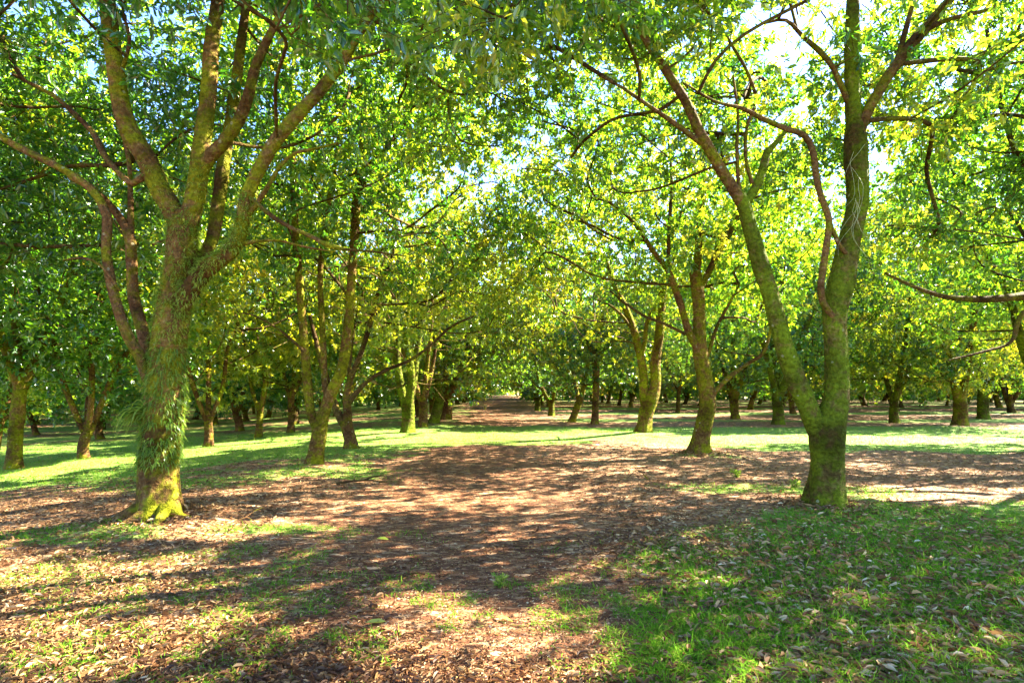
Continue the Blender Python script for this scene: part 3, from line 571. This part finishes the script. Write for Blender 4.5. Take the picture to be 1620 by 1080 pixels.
# ------------------------------------------------------------------ trees of the rows, each with its own crown
MID = [  # px of foot, distance, H, R, skirt, fork, trunk radius, leaf material, limbs, lean, tone, label
    (22, 13.4, 8.2, 3.0, 2.3, 2.0, .145, LEAF, 3, (.15, 0), 0, 'upright tree with a green trunk at the far left edge of the grove'),
    (132, 15.4, 7.8, 3.0, 2.0, 0.75, .125, LEAF_B, 4, (.1, 0), -.1, 'dark tree with four spreading limbs left of the fern covered tree'),
    (329, 17.6, 7.5, 3.2, 1.7, 0.85, .125, LEAF_Y, 3, (0, 0), .1, 'yellow green tree with a stout forked trunk just right of fern covered trunk'),
    (409, 20.5, 7.5, 3.2, 1.6, 1.0, .12, LEAF_Y, 3, (.05, 0), .12, 'small yellow leaved tree with a curved fork left of the slim stemmed tree'),
    (460, 22.5, 7.5, 3.0, 2.1, 1.4, .12, LEAF, 3, (0, 0), 0, 'dark straight trunked tree just left of the slim stemmed tree'),
    (645, 19.5, 7.4, 3.2, 1.25, 0.9, .22, LEAF_Y, 3, (0, 0), .05, 'stout trunked tree nearest the camera in the group along the left of the path'),
    (669, 22.2, 7.6, 3.5, 1.25, 1.0, .17, LEAF, 3, (0, 0), 0, 'second stout trunked tree along the left of the path'),
    (686, 24.8, 7.6, 3.5, 1.25, 1.0, .22, LEAF_Y, 2, (.25, 0), 0, 'third stout trunk on the left of the path, its limb leaning right'),
    (706, 28.0, 7.8, 3.5, 1.25, 1.0, .24, LEAF, 3, (0, 0), 0, 'fourth stout trunk in the group along the left of the path'),
    (903, 26.0, 7.4, 3.5, 1.25, 1.0, .15, LEAF_B, 2, (.4, 0), -.05, 'dark leaning trunk left of the slender light brown tree'),
    (872, 31.5, 7.6, 3.5, 1.25, .8, .17, LEAF_B, 3, (0, 0), -.05, 'dark many stemmed tree further up the right of the path'),
    (851, 39.0, 7.6, 3.5, 1.25, .9, .2, LEAF_B, 3, (0, 0), 0, 'small looking dark tree deep along the right of the path'),
    (1163, 28.5, 10.2, 3.6, 1.5, 1.2, .19, LEAF_B, 3, (0, 0), -.05, 'dark trunked tree behind the bent mossy tree'),
    (1230, 24.0, 10.0, 3.6, 1.55, 1.2, .22, LEAF, 3, (0, 0), 0, 'olive trunked tree seen through the split of the tall mossy tree'),
    (1415, 25.6, 9.6, 3.7, 1.5, 1.1, .19, LEAF, 3, (0, 0), .0, 'straight trunked tree beyond the grass right of the tall mossy tree'),
    (1518, 23.5, 9.4, 3.8, 1.6, 1.2, .25, LEAF_Y, 3, (0, 0), .0, 'widest green trunk standing beyond the clearing at the right'),
    (1556, 28.6, 9.6, 3.6, 1.6, 1.3, .25, LEAF, 3, (0, 0), 0, 'dark double looking trunk near the right edge beyond the clearing')]
for k, (px, dd, H, Rr, sk_, fk, r0, lm, nl, lean, tone, lab) in enumerate(MID):
    a = ((px - CX) / FPX * dd, dd)
    tm, cm, org = generic_meshes(100 + k, H + 1.6, Rr + (.6 if H > 9 else .15), sk_, fk, r0, int(130 * (1.35 if H > 9 else 1)), 31, 10, .14, .042, a, True, tone, lm, BARK_R if k in (1, 2, 4, 6, 8) else BARK_G if k % 3 else BARK_M, nl, lean)
    place((tm, cm), org, lab)
# trees just outside the frame whose crowns and limbs reach into it, bar the unseen last, added for foreground shade
for k, (x, y, H, Rr, sk_, lm, lab) in enumerate([(11.8, 10.6, 9.0, 3.9, 2.9, LEAF, 'tree rooted past the right edge, its long limbs reaching into the picture'),
                                       (-10.6, 7.6, 8.6, 3.8, 3.0, LEAF_B, 'tree rooted past the left edge, its dark foliage filling the upper left corner'),
                                       (19.6, 16.0, 9.6, 4.2, 2.2, LEAF_B, 'bushy tree rooted past the right edge beyond the clearing'),
                                       (13.9, 14.4, 9.4, 3.9, 3.2, LEAF, 'tree whose crown overhangs the right end of the sunny grass'),
                                       (-19.5, 15.0, 9.4, 4.0, 2.2, LEAF, 'bushy tree rooted past the left edge beyond the meadow'),
                                       (11.4, 5.9, 9.2, 3.8, 2.8, LEAF, 'tree standing out of frame right, shading the foreground grass')]):
    tm, cm, org = generic_meshes(200 + k, H, Rr, sk_, 1.2, .23, 170, 30, 8, .14, .04, (x, y), True, 0, lm, BARK_G, 4, (0, 0))
    place((tm, cm), org, lab)

# the long limb that the tree past the right edge holds across the picture's edge
edge = [o for o in C.objects if o.get('label', '').startswith('tree rooted past the right edge, its long')][0]; eo = tuple(edge.location)
for k, pts in enumerate([[(1800, 400, 18, 0), (1720, 440, 17, 0), (1660, 460, 15, -.1), (1620, 468, 13, -.2), (1560, 473, 11, -.3), (1500, 470, 8, -.4), (1450, 455, 6, -.5), (1400, 432, 4, -.5)],
                         [(1810, 330, 12, 0), (1700, 300, 9, -.3), (1620, 260, 8, -.5), (1590, 190, 7, -.6), (1575, 120, 6, -.6), (1560, 40, 5, -.6)],
                         [(1660, 460, 8, -.1), (1615, 500, 7, -.3), (1600, 540, 5, -.4), (1560, 555, 4, -.5), (1500, 570, 3, -.5)]]):
    lp, lr = px_limb(pts, 10.0); mb = MB(); tube(mb, lp, lr, 8, 0, .12, None, k); mb.build('limb', TWIG, edge, eo)

# far rows: copies of a few trees
VAR = []
for k in range(6):
    tm, cm, org = generic_meshes(300 + k, [9.6, 8.6, 10.2, 9.2, 9.8, 8.8][k], [3.9, 3.5, 4.2, 4, 3.6, 4.1][k], [1.05, 1.3, 1.15, 1.0, 1.45, 1.1][k], [.9, 1.3, .7, 1.1, .8, 1.5][k], [.16, .12, .20, .14, .18, .13][k], 140, 32, 7, .19, .065, (0, 300), False, [0, .1, -.1, .05, -.05, .12][k], [LEAF, LEAF_Y, LEAF_B, LEAF, LEAF_B, LEAF_Y][k], [BARK_R, BARK_M, TWIG][k % 3], [3, 2, 4, 3, 2, 3][k], (0.25 * math.cos(k * 2.1), .25 * math.sin(k * 2.1)))
    VAR.append((tm, cm))
rg = np.random.default_rng(5)
taken = [((px - CX) / FPX * dd, dd) for px, dd, *_ in MID] + [(3.6, 24.5), (4.2, 18)]
nfar = 0
DESC = ['mid green', 'small yellow green', 'tall deep green', 'low skirted green', 'high skirted deep green', 'wide yellow green']
ZONES = [(215, 'left of the fern covered trunk'), (470, 'between fern covered trunk and slim three stemmed tree'), (640, 'just right of the slim stemmed tree'), (790, 'along the left of the path'),
         (930, 'along the right of the path'), (1090, 'between the slender brown tree and the bent mossy tree'), (1290, 'between the bent mossy tree and the tall mossy tree'), (1460, 'just right of the tall mossy tree'), (9999, 'towards the right edge')]
for row in range(-9, 10):
    x0 = -0.2 + (4.3 if row > 0 else -4.1 if row < 0 else 99) + (row - np.sign(row)) * 7.1
    if row == 0: continue
    y = 21.0 if abs(row) > 1 else 31.5
    while y < (128 if abs(row) == 1 else 72):
        x = x0 - 0.019 * y + rg.normal(0, .35); yy = y + rg.normal(0, .5); y += 5.0 if y < 50 else 6.2
        if abs(x) > yy * 0.98 + 3: continue
        if yy < 27 and x > 0 and x < 8: continue
        if min(math.hypot(x - a, yy - b) for a, b in taken) < 3.6: continue
        taken.append((x, yy)); vi = int(rg.integers(0, 6)); s = rg.uniform(.9, 1.12)
        ppx = CX + FPX * x / yy
        zone = next(z for lim, z in ZONES if ppx < lim)
        dist = 'farthest' if yy > 52 else 'far' if yy > 38 else 'nearer'
        lab = f'{DESC[vi]} {dist} tree {zone}'; grp = f'{DESC[vi]} {dist} trees {zone}'
        nfar += 1
        if yy < 37 and abs(x) < 32:                 # the nearer ones get crowns of their own, open where the sun comes through
            tm, cm, org = generic_meshes(500 + nfar, [9.6, 8.6, 10.2, 9.2, 9.8, 8.8][vi] * s, [3.9, 3.5, 4.2, 4, 3.6, 4.1][vi] * s, [1.05, 1.3, 1.15, 1.0, 1.45, 1.1][vi], [.9, 1.3, .7, 1.1, .8, 1.5][vi], [.16, .12, .20, .14, .18, .13][vi], 140, 31, 8, .17, .052, (x, yy), True,
                                         rg.uniform(-.16, .04), [LEAF, LEAF_Y, LEAF_B, LEAF, LEAF_B, LEAF_Y][vi], [BARK_R, BARK_M, TWIG][vi % 3], [3, 2, 4, 3, 2, 3][vi], tuple(rg.normal(0, .15, 2)))
            place((tm, cm), org, lab, grp)
        else: place(VAR[vi], (x, yy, float(zg(x, yy))), lab, grp, rg.uniform(0, 6.28), (s, s, s * rg.uniform(.92, 1.08)))
print('far trees', nfar)
# far wood closing the view
mb = MB(); n = 130000; a = rg.uniform(-1.0, 1.0, n); dd = rg.uniform(75, 92, n); xx = a * dd * 1.15
top = 9.5 + 2.5 * vnoise(xx * .12, dd * .1, 31); zz = rg.uniform(0.0, 1, n) * top
op = np.abs(xx + .019 * dd) > 3.0; bk = ~op; dd[bk] = rg.uniform(132, 140, bk.sum()); Q = np.stack([xx - .9 * bk, dd, zz + zg(xx, dd)], 1); L = rg.uniform(.5, .9, n)
leaves(mb, Q, rg.normal(0, 1, (n, 3)) + [0, 0, -.4], L, L * .4, 0, None, rg)
tag(mb.build('distant_wood', LEAF_B), 'dense green wood closing the far end of the orchard', 'wood', kind='stuff')

# ------------------------------------------------------------------ epiphytes on the fern covered tree
rg = np.random.default_rng(77)
def on_tube(tp, tr, pylo, pyhi, d, n, ang=None):
    py = HY - (tp[:, 2] - EYE) / tp[:, 1] * FPX
    idx = np.where((py <= pylo) & (py >= pyhi))[0]; k = rg.choice(idx, n); kf = np.minimum(k + 1, len(tp) - 1)
    f = rg.random(n)[:, None]; p = tp[k] * (1 - f) + tp[kf] * f; T = unit(tp[kf] - tp[np.maximum(k - 1, 0)])
    a = rg.uniform(0, 6.283, n) if ang is None else rg.normal(ang[0], ang[1], n)
    r = np.stack([np.cos(a), np.sin(a), 0 * a], 1); r = unit(r - T * np.sum(r * T, 1, keepdims=True))
    p = p + r * (tr[k] * 0.93)[:, None]; m = vnoise(p[:, 0] * 9 + p[:, 1] * 7, p[:, 2] * 6, 61) > .27; return p[m], r[m]
mb = MB()
B, r = on_tube(tpL1, trL1, 750, 560, DL1, 4200); D = r * .75 + [0, 0, -.1] + rg.normal(0, .42, r.shape); straps(mb, B, D, rg.uniform(.06, .15, len(B)) * rg.choice([.6, 1], len(B)), rg.uniform(.010, .020, len(B)), 1.6, 4, 0, rg.beta(1.2, 1.6, len(B)), rg)
B, r = on_tube(tpL1, trL1, 570, 340, DL1, 3800); D = r + [0, 0, .25] + rg.normal(0, .45, r.shape); straps(mb, B, D, rg.uniform(.04, .10, len(B)), rg.uniform(.009, .015, len(B)), 1.5, 3, 0, rg.uniform(.35, 1, len(B)), rg)
lp, lr = px_limb([(272, 510, 34, 0), (290, 475, 33, -.05), (307, 450, 31, -.1), (332, 421, 29, -.15), (366, 396, 25, -.2), (382, 360, 23, -.2), (392, 307, 22, -.2)], DL1)
B, r = on_tube(lp, lr, 520, 320, DL1, 2400); D = r + [0, 0, .1] + rg.normal(0, .45, r.shape); straps(mb, B, D, rg.uniform(.04, .09, len(B)), rg.uniform(.009, .014, len(B)), 1.5, 3, 0, rg.uniform(.35, 1, len(B)), rg)
for pts in ([(289, 375, 34, 0), (275, 338, 36, 0), (252, 298, 35, -.05), (232, 252, 34, -.1)], [(291, 375, 34, 0), (303, 335, 36, 0), (311, 300, 33, 0), (316, 250, 30, 0)]):
    lp, lr = px_limb(pts, DL1); B, r = on_tube(lp, lr, 380, 255, DL1, 420); D = r + rg.normal(0, .45, r.shape); straps(mb, B, D, rg.uniform(.04, .09, len(B)), rg.uniform(.007, .011, len(B)), 1.2, 3, 0, None, rg)
tag(mb.build('epiphytes', FERN, tL1, orgL1), 'narrow strap leaved ferns clinging all over the trunk', kind='stuff')
# the large fern hanging at the trunk's left
c0 = P(232, 655, DL1 - .1); mb = MB(); n = 90
a = rg.normal(math.pi * 1.02, .8, n); D = np.stack([np.cos(a), np.sin(a) * .8, rg.uniform(.1, 1.3, n)], 1)
straps(mb, c0 + rg.normal(0, .035, (n, 3)), D, rg.uniform(.25, .48, n), rg.uniform(.018, .034, n), 2.3, 6, 0, rg.uniform(.3, 1, n), rg)
tag(mb.build('hanging_fern', FERN, None, c0), 'clump of long arching fern leaves growing from the left of the fern covered trunk', 'fern')
# pale aerial roots on the right tree
for k in range(8):
    x0 = rg.uniform(1338, 1368); y0 = rg.uniform(225, 330); pts = []
    for s in range(7):
        pts.append([*P(x0 + 9 * math.sin(s * .9 + k * 2) + (s - 3) * (3 if k % 2 else -4) + rg.normal(0, 2), y0 + s * 15, DR1 - .158 - .03 * abs(math.sin(s + k))), .0024 * (1 - s * .08)])
    if k == 0: vb = MB()
    q = catmull(pts, .06); tube(vb, q[:, :3], q[:, 3], 4)
m_, t_, N_, K_ = newmat('pale_vine'); b_ = N_('ShaderNodeBsdfPrincipled'); b_.inputs['Base Color'].default_value = (.24, .24, .12, 1); b_.inputs['Roughness'].default_value = .8
K_(noise(t_, 30), b_.inputs['Roughness']); o_ = N_('ShaderNodeOutputMaterial'); K_(b_.outputs[0], o_.inputs[0])
tag(vb.build('aerial_roots', m_, tR1, orgR1), 'thin pale roots hanging loose on the upper trunk')
# surface roots of the fern covered tree
for k, (a, L) in enumerate([(3.5, .55), (4.3, .4), (5.3, .42), (2.9, .45), (6.1, .3)]):
    s = np.array([math.cos(a), math.sin(a), 0]); base = tpL1[0] * [1, 1, 0]
    pts = []
    for u in np.linspace(0, 1, 7):
        q = base + s * (.16 + L * u) + np.array([-s[1], s[0], 0]) * .06 * math.sin(u * 3 + k); z = float(zg(q[0], q[1])) + .11 * (1 - u) ** 2 - .03 * u
        pts.append([q[0], q[1], z, .075 * (1 - u) + .015])
    q = catmull(pts, .05); mb = MB(); tube(mb, q[:, :3], q[:, 3], 8, 0, .12, None, k); mb.build('root', BARK_M, tL1, orgL1)

# ------------------------------------------------------------------ fallen leaves and grass
rg = np.random.default_rng(99)
def scatter(n, y0, y1, power=1.6):                  # denser near the camera
    y = (y0 ** (1 - power) + rg.random(n) * (y1 ** (1 - power) - y0 ** (1 - power))) ** (1 / (1 - power)); x = rg.uniform(-1.0, 1.0, n) * (y * .95 + .6); return x, y
mb = MB(); x, y = scatter(100000, 2.0, 22)
den = 0.5 + 0.9 * (vnoise(x * .8, y * .8, 41) - .35) + .45 * vnoise(x * 3, y * 3, 42) - .25 + .45 * sstep(.2, 1.4, x) * sstep(7, 5.5, y) + .25 * sstep(-1, -3, x)
den -= 0.75 * sstep(2.6, 1.0, np.abs(x + .45 + .05 * y)) * sstep(2.5, 5, y)       # swept bare red track
den -= .65 * (grassiness(x, y) > .85) * (y > 9) + .3 * sstep(.4, .7, grassiness(x, y)) * (y < 9)
k = rg.random(len(x)) < den; x, y = x[k], y[k]; n = len(x)
B = np.stack([x, y, zg(x, y) + rg.uniform(.003, .022, n) + .022 * rg.random(n) * (grassiness(x, y) > .5)], 1); D = np.stack([*(lambda a: (np.cos(a), np.sin(a)))(rg.uniform(0, 6.283, n)), rg.normal(.03, .13, n)], 1)
big = sstep(.2, 1.6, x) * sstep(8, 5, y); L = rg.uniform(.022, .065, n) + big * rg.uniform(0, .05, n) * (rg.random(n) < .4); D[:, 2] = rg.normal(.06, .28, n)
B[:, 2] += np.maximum(0, -D[:, 2]) * L * .8
leaves(mb, B, D, L, L * rg.uniform(.2, .42, n), 0, np.clip(rg.beta(1.5, 2.3, n) - .2 * sstep(2.6, .6, np.abs(x + .3 + .03 * y)) + .12 * big, 0, 1), rg, curl=.22, fold=.7)
x, y = scatter(170000, 1.9, 16, 1.9); n = len(x); B = np.stack([x, y, zg(x, y) + rg.uniform(.001, .012, n)], 1)      # chips and husks
D = np.stack([rg.normal(0, 1, n), rg.normal(0, 1, n), rg.normal(.05, .25, n)], 1); L = rg.uniform(.008, .028, n)
leaves(mb, B, D, L, L * rg.uniform(.15, .6, n), 0, rg.beta(1.3, 2.0, n), rg, curl=.1, fold=.5)
for fx, fy in (((1306 - CX) / FPX * DR1, DR1), ((252 - CX) / FPX * DL1, DL1), ((1106 - CX) / FPX * DR2, DR2)):
    n = 700; a = rg.uniform(0, 6.283, n); q = .24 + np.abs(rg.normal(0, .22, n)); x = fx + np.cos(a) * q; y = fy + np.sin(a) * q
    B = np.stack([x, y, zg(x, y) + rg.uniform(.005, .05, n) * np.exp(-(q - .24) * 4)], 1); L = rg.uniform(.03, .10, n)
    leaves(mb, B, np.stack([rg.normal(0, 1, n), rg.normal(0, 1, n), rg.normal(.1, .35, n)], 1), L, L * rg.uniform(.22, .4, n), 0, rg.beta(1.6, 1.9, n), rg, curl=.2, fold=.6)
tag(mb.build('leaf_litter', DRY), 'brown fallen leaves scattered over the soil', 'leaf litter', kind='stuff')
mb = MB(); x, y = scatter(430000, 1.9, 24, 1.75); g = grassiness(x, y); t1 = vnoise(x * 5, y * 5, 51) * .5 + vnoise(x * 13, y * 13, 52) * .5
k = rg.random(len(x)) < np.clip(1.6 * g * sstep(.36, .50, t1 + (g - .5) * .30), 0, 1); x, y = x[k], y[k]; n = len(x)
B = np.stack([x, y, zg(x, y) - .004], 1); D = np.stack([rg.normal(0, .75, n), rg.normal(0, .75, n), rg.uniform(.35, 1, n)], 1)
sc_ = 1 + .035 * y; straps(mb, B, D, rg.uniform(.04, .12, n) * (.6 + .5 * sstep(.3, .9, g[k])) * sc_ ** .5, rg.uniform(.003, .006, n) * sc_, .9, 2, 0, np.clip(rg.beta(2, 2, n) + .12 * (vnoise(x * 2, y * 2, 6) - .5), 0, 1), rg)
print('grass blades', n)
tag(mb.build('grass', GRASS), 'short green grass growing through the fallen leaves', 'grass', kind='stuff')

# ------------------------------------------------------------------ single small things on the ground
def stick(px, py, L, ang, r, label, bend=.05, fork=True):
    x, y = gp(px, py); z = float(zg(x, y)); mb = MB(); s = np.array([math.cos(ang), math.sin(ang), 0])
    pts = [[*(np.array([x, y, z + r * .8 + .01]) + s * L * (u - .5) + [0, 0, bend * math.sin(u * 3.1)] + rg.normal(0, .008, 3)), r * (1 - .6 * u)] for u in np.linspace(0, 1, 6)]
    q = catmull(pts, .04); tube(mb, q[:, :3], q[:, 3], 6, 0, .15)
    if fork:
        m = q[len(q) // 2, :3]; tube(mb, [m, m + s * L * .2 + [.02, .06, .05], m + s * L * .35 + [.03, .13, .06]], [r * .6, r * .45, r * .2], 5)
    tag(mb.build('fallen_stick', TWIG if r > .008 else BARK_R, None, (x, y, z)), label, 'stick')
stick(572, 768, .75, .1, .022, 'dark broken branch lying on the litter left of the path')
stick(455, 868, .30, .05, .006, 'thin pale stick lying flat in the left foreground', .01, False)
stick(385, 835, .35, 1.0, .008, 'small twig standing out of the litter right of the fern covered tree', .12)
stick(652, 908, .22, .3, .012, 'grey bit of bark lying on the red soil of the path', .01, False)
stick(1010, 760, .4, 2.2, .008, 'small upright twig on the litter in front of the bent mossy tree', .14)
stick(1265, 690, .5, 2.0, .012, 'short stick lying on the shaded grass behind the tall mossy tree', .06, False)
mb = None
for k, (px, py, lab) in enumerate([(578, 988, 'fresh green fallen leaf lying near the bottom centre'), (596, 851, 'green fallen leaf lying alone on the path'), (785, 976, 'yellow green fallen leaf among brown ones at the bottom centre')]):
    x, y = gp(px, py); mb = MB(); B = np.array([[x, y, float(zg(x, y)) + .02]])
    leaves(mb, B, np.array([[1, .3 - .4 * k, .02]]), np.array([.13]), np.array([.04]), 0, np.array([.9]), rg, .1, .3)
    tag(mb.build('fallen_leaf', FERN, None, tuple(B[0])), lab, 'leaf')
for k, (px, py, s, lab) in enumerate([(1165, 757, .17, 'small leafy weed growing beside the foot of the bent mossy tree'), (1258, 775, .15, 'broad leaved weed left of the foot of the tall mossy tree'),
                                      (790, 925, .12, 'little green weed sprouting on the path in the foreground'), (1310, 806, .12, 'weedy tuft against the foot of the tall mossy tree')]):
    x, y = gp(px, py); z = float(zg(x, y)); n = 46; mb = MB(); a = rg.uniform(0, 6.28, n)
    hh = rg.uniform(0, s * .8, n); st = rg.integers(0, 5, n); B = np.stack([x + np.cos(st * 1.3) * hh * .45, y + np.sin(st * 1.3) * hh * .45, z + hh], 1)
    for q in range(5): tube(mb, [[x, y, z - .01], [x + math.cos(q * 1.3) * s * .36, y + math.sin(q * 1.3) * s * .36, z + s * .8]], [.004, .002], 4)
    leaves(mb, B, np.stack([np.cos(a), np.sin(a), rg.uniform(.2, 1.2, n)], 1), rg.uniform(.3, .6, n) * s, rg.uniform(.10, .18, n) * s, 0, rg.uniform(.3, 1, n), rg)
    straps(mb, np.stack([x + rg.normal(0, s * .2, 12), y + rg.normal(0, s * .2, 12), np.full(12, z - .01)], 1), rg.normal(0, .35, (12, 3)) + [0, 0, 1], np.full(12, s), np.full(12, .006), .3, 3, 0, None, rg)
    tag(mb.build('weed', FERN, None, (x, y, z)), lab, 'weed')
